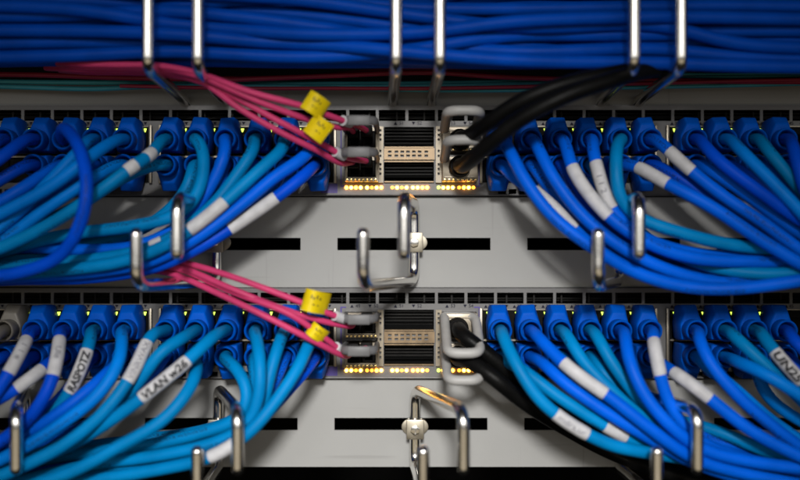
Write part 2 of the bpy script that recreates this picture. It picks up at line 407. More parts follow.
# ------------------------------------------------------------------ wire rings that carry the cables
RW = 0.0027
def d_ring(base_px, lat_u, lat_l, pt, pb, fu, fl, lab, dz=66):
    """pt/pb rows of the upper and lower arm on the panel; fu/fl rows where the fingers end; lat: sideways lean of the arms"""
    t = thing('cable_ring', (X(base_px), 0.003, Z((pt+pb)/2)), lab, 'cable ring', 'steel cable rings on the panels')
    y = -0.0015; f = -dz*MM; xb = X(base_px)
    pts = [(xb+lat_u*S, f, Z(fu)), (xb+lat_u*S, f, Z(pt)), (xb, y, Z(pt)), (xb, y, Z(pb)), (xb+lat_l*S, f, Z(pb)), (xb+lat_l*S, f, Z(fl))]
    path = resample(np.array([tuple(p) for p in fillet(pts, 0.008, 10)]), 0.0012)
    n = len(path); rad = [RW*(1-max(0, 1-i/2.2)**2*0.75)**.5 if i < 3 else RW*(1-max(0, 1-(n-1-i)/2.2)**2*0.75)**.5 if i > n-4 else RW for i in range(n)]
    mb = MB(); tube(mb, path, rad, 18); mb.build('wire', M['chrome'], t, smooth=True, autos=70)
    zc = Z((pt+pb)/2)
    mb = MB(); mb.box(xb-0.0042, xb+0.0042, -0.0066, -0.0042, zc-0.0048, zc+0.0048); pl = mb.build('clamp_plate', M['zinc'], t, bevel=0.0005)
    mb = MB(); mb.ring_stack([[(xb+r*math.cos(a*math.pi/3+.3), yv, zc+r*math.sin(a*math.pi/3+.3)) for a in range(6)] for yv, r in ((-0.0067, 0.0024), (-0.0086, 0.0024))]); mb.build('screw', M['chrome'], pl, bevel=0.0003)
    mb = MB(); mb.ring_stack([[(xb+0.0066*math.cos(a*math.pi/12), yv, zc+0.0046*math.sin(a*math.pi/12)) for a in range(24)] for yv in (0.0014, 0.0029)]); mb.build('washer', M['zinc'], t, bevel=0.0003)
    return t
MID = dict(lat_u=-10.5, lat_l=-46, pt=204, pb=281, fu=258, fl=231)
LOW = dict(lat_u=40, lat_l=5, pt=388.5, pb=466, fu=445, fl=420)
d_ring(217, lab='bright steel cable ring holding the left bundle under the upper switch', **MID)
d_ring(414, lab='empty bright steel cable ring at the centre of the middle panel', **MID)
d_ring(618, lab='bright steel cable ring holding the right bundle under the upper switch', **MID)
d_ring(27, lab='bright steel cable ring at the far left under the lower switch', **LOW)
d_ring(219, lab='bright steel cable ring around teal cables left of centre under the lower switch', **LOW)
d_ring(415, lab='empty bright steel cable ring at the centre of the lowest panel', **LOW)
d_ring(618, lab='bright steel cable ring holding the right bundle under the lower switch', **LOW)
def twin_ring(fa, fb, ba, bb, lab):
    """closed ring round the overhead bundle: two upright wires in front, their arms running back to the panel"""
    t = thing('cable_ring', (X((ba+bb)/2), 0.003, Z(100)), lab, 'cable ring', 'steel cable rings round the overhead bundle')
    for f, b in ((fa, ba), (fb, bb)):
        A = P(f, 69, 66); B = P(b, 99, 4); xt = A.x
        pts = [(xt, A.y, Z(-48)), tuple(A), tuple(B), (B.x, 0.0026, B.z-0.0012)]
        pts = [(B.x, 0.0, Z(-48)+0.004)]+pts
        path = resample(np.array([tuple(p) for p in fillet(pts, 0.006, 10)]), 0.0012)
        mb = MB(); tube(mb, path, RW*0.98, 18); mb.build('wire', M['chrome'], t, smooth=True, autos=70)
twin_ring(148, 198, 183, 223, 'twin steel ring on the overhead bundle, left of the pink fibres')
twin_ring(396, 440, 393, 432, 'twin steel ring on the overhead bundle at the centre')
twin_ring(634, 681, 603, 641, 'twin steel ring on the overhead bundle, right of the black cables')

# ------------------------------------------------------------------ network cables
R = 0.00282
ROWZ = {('T', 'u'): 144.3, ('T', 'l'): 169.0, ('B', 'u'): 327.0, ('B', 'l'): 352.0}
CABLES = []
def cable(sw, side, row, n, col, pts, depth=45, sleeves=(), boot='boot', r=R, ink='ink', dend=None):
    (xa, ya, da), (xb, yb, db) = pts[-2], pts[-1]
    sg = -1 if side == 'L' else 1; sl = max(-0.5, min(0.5, (yb-ya)/max(20, abs(xb-xa))))
    pts = list(pts)+[(xb+sg*110, yb+sl*60, max(22, db-6))]          # runs on out of the picture
    CABLES.append(dict(sw=sw, side=side, row=row, n=n, col=col, pts=pts, depth=depth, sleeves=sleeves, boot=boot, r=r, grp=sw+side, ink=ink, dend=dend))
# upper switch, left half ------------------------------------------------ (points are photo pixels; depth in mm)
cable('T','L','u',9,'deepblue',[(64,128,44),(79,147,58),(87,185,66),(81,222,66),(60,256,60),(22,272,56),(-45,280,50)])
cable('T','L','u',7,'sky',[(104,147,40),(82,163,48),(55,184,50),(0,214,50),(-45,236,48)])
cable('T','L','u',8,'sky',[(80,150,38),(52,180,42),(0,232,44),(-45,262,44)])
cable('T','L','u',6,'teal',[(149,156,44),(132,167,50),(100,191,54),(62,217,52),(20,239,48),(-45,262,44)],sleeves=[((153,152),(146,158),None),((137,163),(126,172),None)])
cable('T','L','l',6,'teal',[(150,166,34),(120,179,36),(88,200,36),(40,226,34),(-45,258,30)])
cable('T','L','u',5,'teal',[(202,146,36),(204,172,40),(195,199,44),(177,215,46),(128,227,44),(85,232,40),(42,240,34),(-45,262,28)])
cable('T','L','u',4,'blue',[(226,148,36),(218,172,38),(203,198,38),(183,222,40),(160,238,40),(128,248,38),(76,250,34),(30,248,30),(-45,258,22)])
cable('T','L','u',3,'teal',[(254,150,36),(241,169,38),(217,201,40),(187,227,44),(153,247,46),(106,258,42),(42,264,36),(-45,272,30)],sleeves=[((163,241),(156,246),None)])
cable('T','L','u',2,'teal',[(282,150,40),(263,167,46),(226,201,50),(200,223,52),(165,246,52),(120,262,48),(60,270,44),(-45,276,40)],sleeves=[((224,203),(189,231),None)])
cable('T','L','u',1,'blue',[(307,155,38),(276,176,44),(238,208,46),(195,240,48),(150,262,44),(90,272,40),(20,276,36),(-45,280,32)])
cable('T','L','l',1,'deepblue',[(308,172,38),(285,191,42),(240,222,42),(191,250,46),(149,268,40),(85,278,34),(20,279,30),(-45,282,28)],sleeves=[((277,198),(232,229),None)])
cable('T','L','u',10,'deepblue',[(20,143,36),(2,157,44),(-20,172,46),(-45,182,46)])
cable('T','L','u',11,'deepblue',[(-8,148,36),(-24,160,40),(-45,176,40)])
cable('T','L','l',9,'blue',[(46,173,36),(20,190,44),(-8,206,46),(-45,222,46)])
cable('T','L','l',10,'deepblue',[(16,170,34),(-6,184,36),(-45,202,36)])
cable('T','L','l',7,'sky',[(106,170,34),(78,187,42),(40,212,44),(0,240,44),(-45,264,42)])
cable('T','L','l',8,'blue',[(76,172,34),(48,195,36),(8,226,38),(-45,254,38)])
cable('T','L','l',5,'teal',[(190,182,32),(172,208,30),(136,232,28),(76,246,26),(10,258,22),(-45,266,20)])
cable('T','L','l',4,'blue',[(220,184,32),(200,212,28),(160,240,26),(100,252,24),(20,262,20),(-45,270,18)])
cable('T','L','l',3,'deepblue',[(248,186,30),(222,214,28),(180,244,26),(120,262,24),(40,270,22),(-45,274,20)])
cable('T','L','l',2,'blue',[(276,184,32),(246,210,30),(200,240,28),(150,262,26),(70,272,22),(-45,276,20)])
# upper switch, right half
cable('T','R','u',1,'blue',[(509,150,44),(524,179,50),(553,217,54),(591,246,56),(637,273,54),(687,287,54),(741,288,56),(850,272,56)])
cable('T','R','u',2,'blue',[(538,148,38),(550,172,44),(578,211,48),(612,241,50),(653,264,50),(703,279,48),(762,280,46),(850,268,44)])
cable('T','R','l',1,'blue',[(514,178,34),(532,189,38),(553,207,42),(574,228,42),(604,252,42),(645,270,40),(700,280,40),(850,268,38)],sleeves=[((536,189),(573,228),None)])
cable('T','R','u',3,'blue',[(567,150,38),(574,172,44),(606,214,50),(637,237,52),(678,255,50),(728,264,48),(780,264,46),(850,256,44)],sleeves=[((572,168),(607,215),None)])
cable('T','R','u',4,'blue',[(593,150,38),(597,167,42),(611,208,46),(637,234,46),(678,251,44),(728,258,42),(850,250,38)],sleeves=[((594,164),(612,211),('1 1 2',1))],ink='ink_soft')
cable('T','R','u',5,'teal',[(617,146,42),(616,170,48),(620,198,48),(637,217,48),(678,232,50),(720,243,48),(770,250,44),(850,252,38)])
cable('T','R','u',6,'blue',[(664,146,36),(682,163,40),(720,194,44),(762,223,46),(805,256,46),(850,280,44)],sleeves=[((669,148),(693,173),None)])
cable('T','R','l',5,'blue',[(638,167,36),(666,183,46),(710,206,52),(758,238,54),(805,266,54),(850,286,50)],sleeves=[((637,167),(667,183),None)])
cable('T','R','u',7,'deepblue',[(708,150,38),(728,168,44),(768,196,48),(805,222,48),(850,248,46)])
cable('T','R','u',8,'sky',[(738,148,38),(757,168,44),(788,202,48),(812,228,48),(850,256,46)])
cable('T','R','u',9,'teal',[(766,148,36),(780,164,40),(803,192,42),(850,236,42)])
cable('T','R','u',10,'deepblue',[(793,148,40),(798,167,44),(806,196,46),(850,232,46)])
cable('T','R','l',7,'blue',[(712,172,34),(740,190,38),(800,234,40),(850,262,38)])
cable('T','R','l',6,'deepblue',[(676,176,34),(704,196,36),(750,222,38),(850,276,36)])
cable('T','R','l',2,'blue',[(546,184,32),(572,212,36),(606,240,38),(650,262,36),(700,274,34),(850,264,30)])
cable('T','R','l',3,'deepblue',[(574,186,32),(598,214,32),(630,242,32),(670,258,32),(730,268,30),(850,262,26)])
cable('T','R','l',4,'teal',[(600,184,30),(618,210,32),(646,238,34),(687,258,38),(737,270,46),(780,273,48),(850,266,46)])
cable('T','R','l',8,'deepblue',[(742,172,32),(764,188,32),(800,216,32),(850,250,30)])
cable('T','R','l',9,'blue',[(770,172,32),(790,188,32),(850,232,30)])
cable('T','R','l',10,'deepblue',[(797,172,32),(814,186,32),(850,214,30)])
# lower switch, left half
cable('B','L','u',10,'deepblue',[(28,337,38),(19,355,48),(6,378,54),(-12,404,54),(-45,440,50)],sleeves=[((26,341),(11,372),('1 1 e',1))],ink='ink_soft')
cable('B','L','u',9,'deepblue',[(60,336,40),(57,358,50),(49,388,56),(28,420,56),(0,442,54),(-45,470,50)],sleeves=[((59,341),(53,374),('Ule',1))],ink='ink_soft')
cable('B','L','l',9,'deepblue',[(50,362,36),(40,371,44),(12,391,50),(-16,406,50),(-45,418,48)],sleeves=[((44,369),(15,389),None)])
cable('B','L','u',8,'teal',[(91,337,38),(84,360,46),(67,396,48),(42,424,46),(0,450,44),(-45,470,40)],sleeves=[((88,350),(68,394),('RASPOTZ',-1))])
cable('B','L','u',7,'sky',[(122,338,40),(119,362,50),(99,394,56),(64,422,58),(21,449,58),(-45,478,54)])
cable('B','L','l',7,'blue',[(117,364,36),(101,379,44),(76,400,50),(36,428,50),(0,446,48),(-45,468,46)])
cable('B','L','u',6,'teal',[(151,336,42),(134,373,52),(106,411,58),(64,445,60),(21,467,60),(-45,494,56)],sleeves=[((147,341),(131,380),('VINRWAX',-1))],ink='ink_soft')
cable('B','L','u',5,'teal',[(181,339,42),(161,351,48),(137,383,48),(112,410,46),(70,440,42),(10,466,38),(-45,484,36)])
cable('B','L','u',4,'teal',[(214,336,42),(187,361,54),(142,397,58),(110,420,56),(66,447,50),(0,472,46),(-45,488,44)],sleeves=[((186,363),(143,396),('VLAN w26',-1))])
cable('B','L','l',5,'teal',[(197,367,42),(190,388,54),(163,420,60),(119,446,62),(76,470,62),(36,484,60),(-45,504,56)])
cable('B','L','l',4,'teal',[(232,364,38),(243,378,44),(248,400,46),(236,420,46),(204,432,44),(149,445,40),(90,452,34),(20,464,28),(-45,474,26)])
cable('B','L','u',3,'teal',[(257,340,42),(260,364,52),(259,398,54),(245,428,54),(212,444,52),(149,457,48),(100,463,44),(40,476,40),(-45,492,36)])
cable('B','L','u',2,'teal',[(280,341,38),(272,366,44),(263,403,46),(243,437,48),(200,454,46),(130,466,42),(60,477,38),(-45,490,34)])
cable('B','L','u',1,'teal',[(308,346,42),(296,371,50),(272,405,54),(250,430,56),(214,455,56),(149,471,52),(90,480,48),(-45,500,44)],sleeves=[((236,441),(208,456),None)])
cable('B','L','l',1,'deepblue',[(309,366,36),(294,383,42),(272,407,42),(246,432,40),(205,450,36),(140,462,32),(-45,486,26)])
cable('B','L','l',2,'blue',[(280,370,34),(266,394,38),(245,424,36),(205,442,34),(140,454,30),(-45,478,24)])
cable('B','L','l',3,'teal',[(254,368,34),(256,392,36),(240,418,34),(205,432,32),(140,440,28),(60,450,24),(-45,466,20)])
cable('B','L','l',6,'blue',[(158,366,34),(140,386,36),(108,412,38),(60,438,36),(0,458,32),(-45,474,30)])
cable('B','L','l',8,'deepblue',[(88,362,34),(76,380,40),(54,406,42),(14,436,42),(-45,462,40)])
cable('B','L','l',10,'deepblue',[(22,364,34),(8,380,38),(-14,398,40),(-45,416,40)])
cable('B','L','u',11,'boot_grey',[(-6,338,34),(-22,356,40),(-45,380,40)],boot='boot_grey')
cable('B','L','l',11,'deepblue',[(-10,366,34),(-24,378,36),(-45,396,36)])
# lower switch, right half
cable('B','R','u',1,'teal',[(503,336,42),(514,360,52),(539,399,56),(573,426,56),(612,445,54),(651,452,50),(700,458,44),(770,474,40),(850,490,38)],sleeves=[((554,412),(589,434),('mdrs.ur',1))],ink='ink_soft')
cable('B','R','u',2,'blue',[(538,337,40),(557,357,48),(581,377,54),(610,397,56),(650,428,58),(690,455,56),(740,472,52),(850,492,48)],sleeves=[((562,362),(605,394),None)])
cable('B','R','u',3,'teal',[(568,337,38),(582,360,44),(610,389,48),(645,420,48),(680,445,46),(730,462,42),(850,482,38)])
cable('B','R','u',4,'teal',[(598,338,38),(610,360,42),(631,389,44),(655,416,44),(690,440,42),(750,458,38),(850,474,34)])
cable('B','R','u',5,'blue',[(625,336,42),(629,360,52),(643,393,56),(671,428,58),(701,450,56),(759,463,54),(850,472,52)])
cable('B','R','u',6,'blue',[(653,336,42),(657,360,52),(667,399,52),(688,432,52),(722,453,48),(800,470,46),(850,480,44)],sleeves=[((654,343),(661,376),None)])
cable('B','R','l',6,'blue',[(664,366,38),(684,379,50),(709,398,54),(750,430,56),(800,456,56),(850,478,54)],sleeves=[((673,370),(708,398),None)])
cable('B','R','u',7,'blue',[(699,338,42),(707,358,48),(734,392,52),(775,428,52),(805,450,50),(850,476,48)])
cable('B','R','u',8,'teal',[(735,337,40),(759,359,46),(800,398,48),(850,446,48)])
cable('B','R','u',9,'teal',[(763,336,42),(775,352,50),(800,380,54),(850,428,54)],sleeves=[((772,350),(803,384),('UN25',1))])
cable('B','R','u',10,'deepblue',[(790,336,40),(804,350,44),(850,398,46)])
cable('B','R','l',7,'sky',[(706,366,36),(734,388,42),(765,416,44),(800,442,42),(850,472,42)])
cable('B','R','l',8,'sky',[(738,362,42),(766,374,54),(802,396,56),(850,428,56)])
cable('B','R','l',9,'sky',[(757,374,34),(766,394,36),(786,412,36),(850,444,36)])
cable('B','R','l',10,'deepblue',[(796,366,34),(815,384,36),(850,416,36)])
cable('B','R','l',2,'blue',[(542,362,40),(565,383,48),(606,412,52),(647,436,52),(690,460,50),(750,480,48),(850,500,44)])
cable('B','R','l',1,'teal',[(508,362,36),(526,372,42),(553,393,46),(602,424,48),(632,440,46),(690,458,42),(760,476,38),(850,494,36)],sleeves=[((604,421),(628,433),None)])
cable('B','R','l',3,'teal',[(572,366,34),(590,388,36),(624,414,38),(660,434,38),(710,448,36),(767,456,36),(850,466,34)])
cable('B','R','l',4,'teal',[(600,368,34),(618,390,36),(650,414,38),(690,428,38),(735,442,42),(775,455,42),(850,466,38)])
cable('B','R','l',5,'blue',[(630,368,34),(642,392,38),(664,418,40),(704,440,40),(770,456,38),(850,470,34)])

PLUG_Y0, COLLAR0, COLLAR1 = -0.0014, -0.0165, -0.0245
def plug_pos(c): return Vector((X(port_x(c['side'], c['n'])), 0.0, Z(ROWZ[(c['sw'], c['row'])])))
def pts3(c):
    p = plug_pos(c); out = [Vector((p.x, -0.012, p.z)), Vector((p.x, -0.0235, p.z))]
    q = [P(*a) for a in c['pts']]
    dirn = (q[0]-out[-1]); out.append(Vector((p.x+dirn.x*0.12, -0.0285, p.z+dirn.z*0.12)))
    return out+q
for c in CABLES: c['path'] = cr(pts3(c), 0.003)

def relax(cs, r2, it=46, ymin=-0.0615, ymax=-0.0075, nfix=7, lat=0.35):
    """push cables that run into each other apart, mostly in depth, keeping each one smooth"""
    pts = np.concatenate([c['path'] for c in cs]).astype(np.float32); idn = np.concatenate([np.full(len(c['path']), i) for i, c in enumerate(cs)])
    fix = np.concatenate([np.arange(len(c['path'])) < c.get('nfix', nfix) for c in cs]); spans = np.cumsum([0]+[len(c['path']) for c in cs])
    base = pts.copy(); disp = np.zeros_like(pts); other = idn[:, None] != idn[None, :]
    pri = np.array([i for i in range(len(cs))])[idn]
    for k in range(it):
        p = base+disp
        dv = p[:, None, :]-p[None, :, :]; dist = np.sqrt((dv**2).sum(2))+1e-9
        hit = other & (dist < r2)
        if not hit.any(): break
        dv[..., 1] += np.where(hit & (np.abs(dv[..., 1]) < 0.0006), np.where(base[:, None, 1]-base[None, :, 1]+1e-5*(pri[:, None]-pri[None, :]) < 0, -0.0012, 0.0012), 0)
        dist2 = np.sqrt((dv**2).sum(2))+1e-9
        push = np.where(hit, (r2-dist)/dist2, 0)[..., None]*dv
        cnt = np.maximum(1, hit.sum(1))[:, None]
        mv = push.sum(1)/cnt**0.6*0.45; mv[:, 0] *= lat; mv[:, 2] *= lat; mv[fix] = 0
        disp += mv
        yy = base[:, 1]+disp[:, 1]; hi = np.minimum(ymin, base[:, 1])
        disp[:, 1] = np.clip(yy, hi, ymax)-base[:, 1]
        for a, b in zip(spans[:-1], spans[1:]):
            for _ in range(2):
                d = disp[a:b]; d[1:-1] = 0.25*d[:-2]+0.5*d[1:-1]+0.25*d[2:]
        disp[fix] *= 0.5
    for c, a, b in zip(cs, spans[:-1], spans[1:]):
        q = base[a:b]+disp[a:b]
        q[4:] = smooth_path(q, 3)[4:]
        c['path'] = resample(q, 0.0028)
for g in ('TL', 'TR', 'BL', 'BR'): relax([c for c in CABLES if c['grp'] == g], 2*R*1.01)

def proj(p): f = (D+p[1])/D; return np.array([p[0]/S/f+VX, VY-p[2]/S/f])
def sub_path(path, a, b):
    """part of the path between the points that look closest to pixels a and b"""
    q = np.array([proj(p) for p in path])
    i = int(np.argmin(((q-np.array(a))**2).sum(1))); j = int(np.argmin(((q-np.array(b))**2).sum(1)))
    if i > j: i, j = j, i
    if j-i < 2: j = min(len(path)-1, i+2)
    return resample(path[i:j+1], 0.0012)
def wrap_text(body, path, rad, direction, m, parent, fill=0.88, hmul=1.2, bold=0.04):
    L = float(np.linalg.norm(np.diff(path, axis=0), axis=1).sum())
    vs, fs = text_geo(body, 1.0, cuts=7, bold=bold)
    xs = [v[0] for v in vs]; ys = [v[1] for v in vs]; wd = max(xs)-min(xs); ht = max(ys)-min(ys)
    kx = L*fill/wd; ky = min(kx*1.15, rad*hmul/ht); kx = min(kx, ky*1.25)
    mx = (max(xs)+min(xs))/2; my = (max(ys)+min(ys))/2
    s = np.r_[0, np.cumsum(np.linalg.norm(np.diff(path, axis=0), axis=1))]
    out = []
    for v in vs:
        u = L/2+direction*(v[0]-mx)*kx; a = (v[1]-my)*ky/rad
        c = Vector([np.interp(u, s, path[:, k]) for k in range(3)])
        t = Vector([np.interp(min(L, u+0.001), s, path[:, k])-np.interp(max(0, u-0.001), s, path[:, k]) for k in range(3)]).normalized()*direction
        F = Vector((0, -D, 0))-c; F = (F-t*F.dot(t)).normalized(); up = F.cross(t)
        out.append(c+(F*math.cos(a)+up*math.sin(a))*(rad+0.00012))
    mb = MB(); mb.add(out, fs); return mb.build('lettering', m, parent)

def make_boot(parent, p, flip, m):
    s = -1 if flip else 1; ro = random.uniform(-0.07, 0.07); jx = random.uniform(-0.0003, 0.0003); jy = random.uniform(-0.0012, 0.0008)
    def tw(q): dx, dz = q[0]-p.x, q[2]-p.z; return (p.x+dx*math.cos(ro)-dz*math.sin(ro)+jx*(dz*s > 0.004), q[1]+(jy if q[1] < -0.002 else 0), p.z+dx*math.sin(ro)+dz*math.cos(ro))
    def sect(yv, k, top, wt):
        w0, w1 = 0.0061*k, wt*k
        return [(p.x-w0*0.93, yv, p.z-s*0.0055*k), (p.x+w0*0.93, yv, p.z-s*0.0055*k), (p.x+w0, yv, p.z+s*0.0028*k), (p.x+w1, yv, p.z+s*top), (p.x-w1, yv, p.z+s*top), (p.x-w0, yv, p.z+s*0.0028*k)]
    mb = MB(); mb.ring_stack([[tw(q) for q in r] for r in (sect(PLUG_Y0, 0.90, 0.0106, 0.0044), sect(-0.006, 0.95, 0.0112, 0.0041), sect(-0.0125, 0.95, 0.0116, 0.0036), sect(-0.0168, 0.86, 0.0080, 0.0034))])
    b = mb.build('boot', m, parent, bevel=0.0009, seg=3, autos=50)
    mb = MB(); seg = 28
    prof = [(-0.0160, 0.0050), (-0.0195, 0.0051), (-0.0237, 0.00515), (-0.0245, 0.0049), (-0.0247, 0.0045), (-0.0243, 0.0041), (-0.0225, 0.0039), (-0.0170, 0.0038)]
    mb.ring_stack([[(p.x+r*math.cos(2*math.pi*k/seg), yv, p.z+r*math.sin(2*math.pi*k/seg)) for k in range(seg)] for yv, r in prof])
    mb.build('collar', m, b, smooth=True, autos=60)
ORD = ['', 'first', 'second', 'third', 'fourth', 'fifth', 'sixth', 'seventh', 'eighth', 'ninth', 'tenth', 'eleventh']
CNAME = {'blue': 'blue', 'deepblue': 'dark blue', 'sky': 'blue', 'teal': 'teal', 'boot_grey': 'grey'}
for c in CABLES:
    p = plug_pos(c)
    sl = [x for x in c['sleeves']]; mark = any(x[2] for x in sl)
    lab = '%s cable%s in %s %s-row port %s of centre, %s switch' % (CNAME[c['col']], ' with %s sleeve' % ('lettered white' if mark else 'white') if sl else '', ORD[c['n']],
        'upper' if c['row'] == 'u' else 'lower', 'left' if c['side'] == 'L' else 'right', 'upper' if c['sw'] == 'T' else 'lower')
    t = thing('network_cable', p, lab, 'network cable', 'network cables plugged into the switches')
    mb = MB(); tube(mb, c['path'], c['r'], 14, roll=random.uniform(0, 6.28)); mb.build('jacket', M[c['col']], t, smooth=True, autos=70)
    make_boot(t, p, c['row'] == 'l', M[c['boot']])
    for a, b, text in sl:
        sp = sub_path(c['path'], a, b); rad = c['r']*1.06
        n = len(sp); mb = MB(); tube(mb, sp, [rad*(0.955 if i in (0, n-1) else 1) for i in range(n)], 18)
        s_ = mb.build('label_sleeve', M['sleeve'], t, smooth=True, autos=60)
        if text: wrap_text(text[0], sp, rad, text[1], M[c['ink']], s_, bold=0.0 if c['ink'] == 'ink_soft' else 0.045, hmul=0.8 if c['ink'] == 'ink_soft' else 1.25)

# ------------------------------------------------------------------ overhead bundle
XS = [-190, 60, 175, 300, 415, 520, 655, 745, 990]
FRONT = [([0,0,6,16,31,45,58,61,66],44),([16,17,13,25,42,52,50,57,62],50),([32,31,34,43,54,61,63,66,66],52),([50,43,45,52,58,59,44,41,47],46),
         ([60,56,52,57,50,35,34,31,36],48),([7,9,24,36,34,23,20,19,23],52),([25,23,5,-2,8,10,8,7,13],48),([-9,-9,-5,1,16,29,27,46,51],50)]
FRONT += [([40,41,44,50,28,12,14,30,34],42),([10,10,30,20,38,40,34,28,28],40),([66,60,60,62,62,63,60,63,58],38)]
BACK = []
for k in range(9):
    b = -10+8.5*k+rng.uniform(-4, 4); s = rng.uniform(-1, 1, len(XS))
    BACK.append(([float(np.clip(b+10*v+6*math.sin(i*0.7+k), -14, 62 if i < 6 else 64)) for i, v in enumerate(s)], float(rng.uniform(12, 30))))
BUN = []
for ys, d in FRONT+BACK:
    BUN.append(dict(path=cr([P(x, y, d+rng.uniform(-3, 3)) for x, y in zip(XS, ys)], 0.004), front=len(BUN) < len(FRONT), r=0.0029))
BUN.append(dict(path=cr([P(x, y, d) for x, y, d in ((-190,-34,36),(300,-32,38),(560,-24,40),(655,-10,42),(745,1,46),(990,18,48))], 0.004), front=True, r=0.0029, teal=True))
relax(BUN, 0.0055, it=60, ymin=-0.0605, ymax=-0.008, nfix=0, lat=0.10)
bl = ['first', 'second', 'fourth', 'fifth', 'sixth', 'third', 'seventh', 'uppermost']
order = sorted(range(len(FRONT)), key=lambda i: FRONT[i][0][1])
for i, b in enumerate(BUN):
    mb = MB(); tube(mb, b['path'], b['r'], 14); o = mb.build('bundled_cable', M['teal' if b.get('teal') else 'bundle'], None, smooth=True, autos=70)
    if b.get('teal'): lab = 'teal cable across the top right corner of the overhead bundle'
    elif b['front']: lab = 'blue front cable of the overhead bundle, %s from the top at its left end' % ORD[order.index(i)+1]
    else: lab = 'blue cable lying deep inside the overhead bundle'
    tag(o, lab, 'network cable', 'cables in the overhead bundle')
# thin fibres running along the panel beneath the bundle
for k, (m, pts, r, lab) in enumerate([
    ('aqua', [(-190,80),(-60,81),(60,82.5),(200,83),(320,84),(430,83.5),(540,81),(640,75),(720,75.5),(860,73),(990,73)], 0.0012, 'aqua fibre along the top panel, upper one of the aqua pair'),
    ('aqua', [(-190,84),(-60,85),(30,87.5),(90,89),(170,86),(300,86.5),(430,86),(560,83),(660,79),(860,77),(990,77)], 0.0012, 'aqua fibre along the top panel, sagging lowest at the left'),
    ('aqua', [(300,87),(420,90.5),(520,90.5),(620,88),(720,86),(860,83),(990,83)], 0.0009, 'thin aqua fibre below the aqua pair right of centre'),
    ('darkred', [(-190,73),(-60,74),(40,75),(110,77.5),(200,79),(290,77.5),(385,71),(430,69),(480,74),(560,79),(860,82),(990,82)], 0.0013, 'dark red fibre rising towards the central steel ring'),
    ('darkred', [(120,86),(240,88.5),(330,88.5),(430,88.5),(560,86),(700,82),(860,79),(990,79)], 0.0009, 'thin dark red fibre just above the top panel edge'),
    ('darkred', [(230,80),(330,76),(400,73),(440,73),(500,77),(600,80)], 0.0012, 'short dark red fibre passing behind the central steel ring')]):
    mb = MB(); tube(mb, cr([P(x, y, 7+1.8*k) for x, y in pts], 0.004), r, 10)
    tag(mb.build('fibre_cable', M[m], None, smooth=True, autos=70), lab, 'fibre cable', 'thin fibres under the overhead bundle')

# ------------------------------------------------------------------ transceivers, pull tabs, pink fibres, black cables
def strap(mb, path, hw, ht):
    """flat band: half width hw across the path (in z-ish), thickness ht"""
    path = [Vector(p) for p in path]; n = len(path); rings = []
    for i in range(n):
        t = (path[min(i+1, n-1)]-path[max(i-1, 0)]).normalized(); u = t.cross(Vector((0, 0, 1))).normalized(); v = u.cross(t)
        rings.append([path[i]+u*(ht*a)+v*(hw*b) for a, b in ((1, .75), (.75, 1), (-.75, 1), (-1, .75), (-1, -.75), (-.75, -1), (.75, -1), (1, -.75))])
    mb.ring_stack(rings)
def module_body(t, x0, x1, z0, z1, m, openings):
    mb = MB(); plate(mb, x0, x1, z0, z1, openings, -0.0085, -0.0075)
    b = mb.build('housing', m, t)
    mb = MB(); mb.box(x0, x0+0.0006, -0.0074, 0.012, z0, z1); mb.box(x1-0.0006, x1, -0.0074, 0.012, z0, z1); mb.box(x0+0.00061, x1-0.00061, -0.0074, 0.012, z0, z0+0.0006); mb.box(x0+0.00061, x1-0.00061, -0.0074, 0.012, z1-0.0006, z1)
    mb.build('shell', m, b)
    mb = MB(); mb.box(x0+0.0008, x1-0.0008, -0.0035, -0.0030, z0+0.0008, z1-0.0008); mb.build('socket_recess', M['dark'], b)
    return b
def duplex_module(y0, r0, r1, lab):
    x0, x1 = X(346), X(378.4); z0, z1 = Z(y0+r1), Z(y0+r0); w = x1-x0
    t = thing('transceiver_module', (X(362), 0, z0), lab, 'transceiver', 'fibre transceivers in the left uplink slots')
    h = z1-z0
    op = [(x0+w*a, x0+w*(a+0.34), z0+h*0.24, z0+h*0.80) for a in (0.10, 0.56)]
    op = [(x0+w*0.07, x0+w*0.93, z0+h*0.17, z0+h*0.86)]+[(x0+w*a, x0+w*(a+0.08), z0+h*0.87, z0+h*0.94) for a in (0.1, 0.26, 0.42, 0.58, 0.74)]
    b = module_body(t, x0, x1, z0, z1, M['beige'], op)
    for a in (0.10, 0.53):
        mb = MB(); plate(mb, x0+w*a, x0+w*(a+0.38), z0+h*0.20, z0+h*0.83, [(x0+w*(a+0.07), x0+w*(a+0.31), z0+h*0.28, z0+h*0.66)], -0.0079, -0.0040); mb.build('fibre_socket', M['blackplastic'], t)
    for k in range(8):
        mb = MB(); xa = x0+w*(0.03+k*0.122); mb.box(xa, xa+w*0.075, -0.0102, -0.0086, z0+h*0.02, z0+h*0.11); mb.build('spring_tooth', M['gold_led_glint'], b, bevel=0.0002)
    mb = MB(); f = -0.040; zt = z1-0.0012
    q = fillet([(x0+0.0004, -0.0086, zt), (x0+0.0004, f, zt+0.0006), (x1-0.0004, f, zt+0.0006), (x1-0.0004, -0.0086, zt)], 0.005, 8)
    path = resample(np.array([tuple(v) for v in q]), 0.0015)
    tube(mb, path, 0.0013, 10, flat=1.6)
    mb.build('pull_tab', M['tab_dark'], t, smooth=True, autos=60)
    mb = MB(); strap(mb, [(x0+0.003, f-0.0012, zt+0.0004), ((x0+x1)/2, f-0.0016, zt+0.0004), (x1-0.003, f-0.0012, zt+0.0004)], 0.0023, 0.0009)
    mb.build('grip', M['tab_dark'], t, bevel=0.0004)
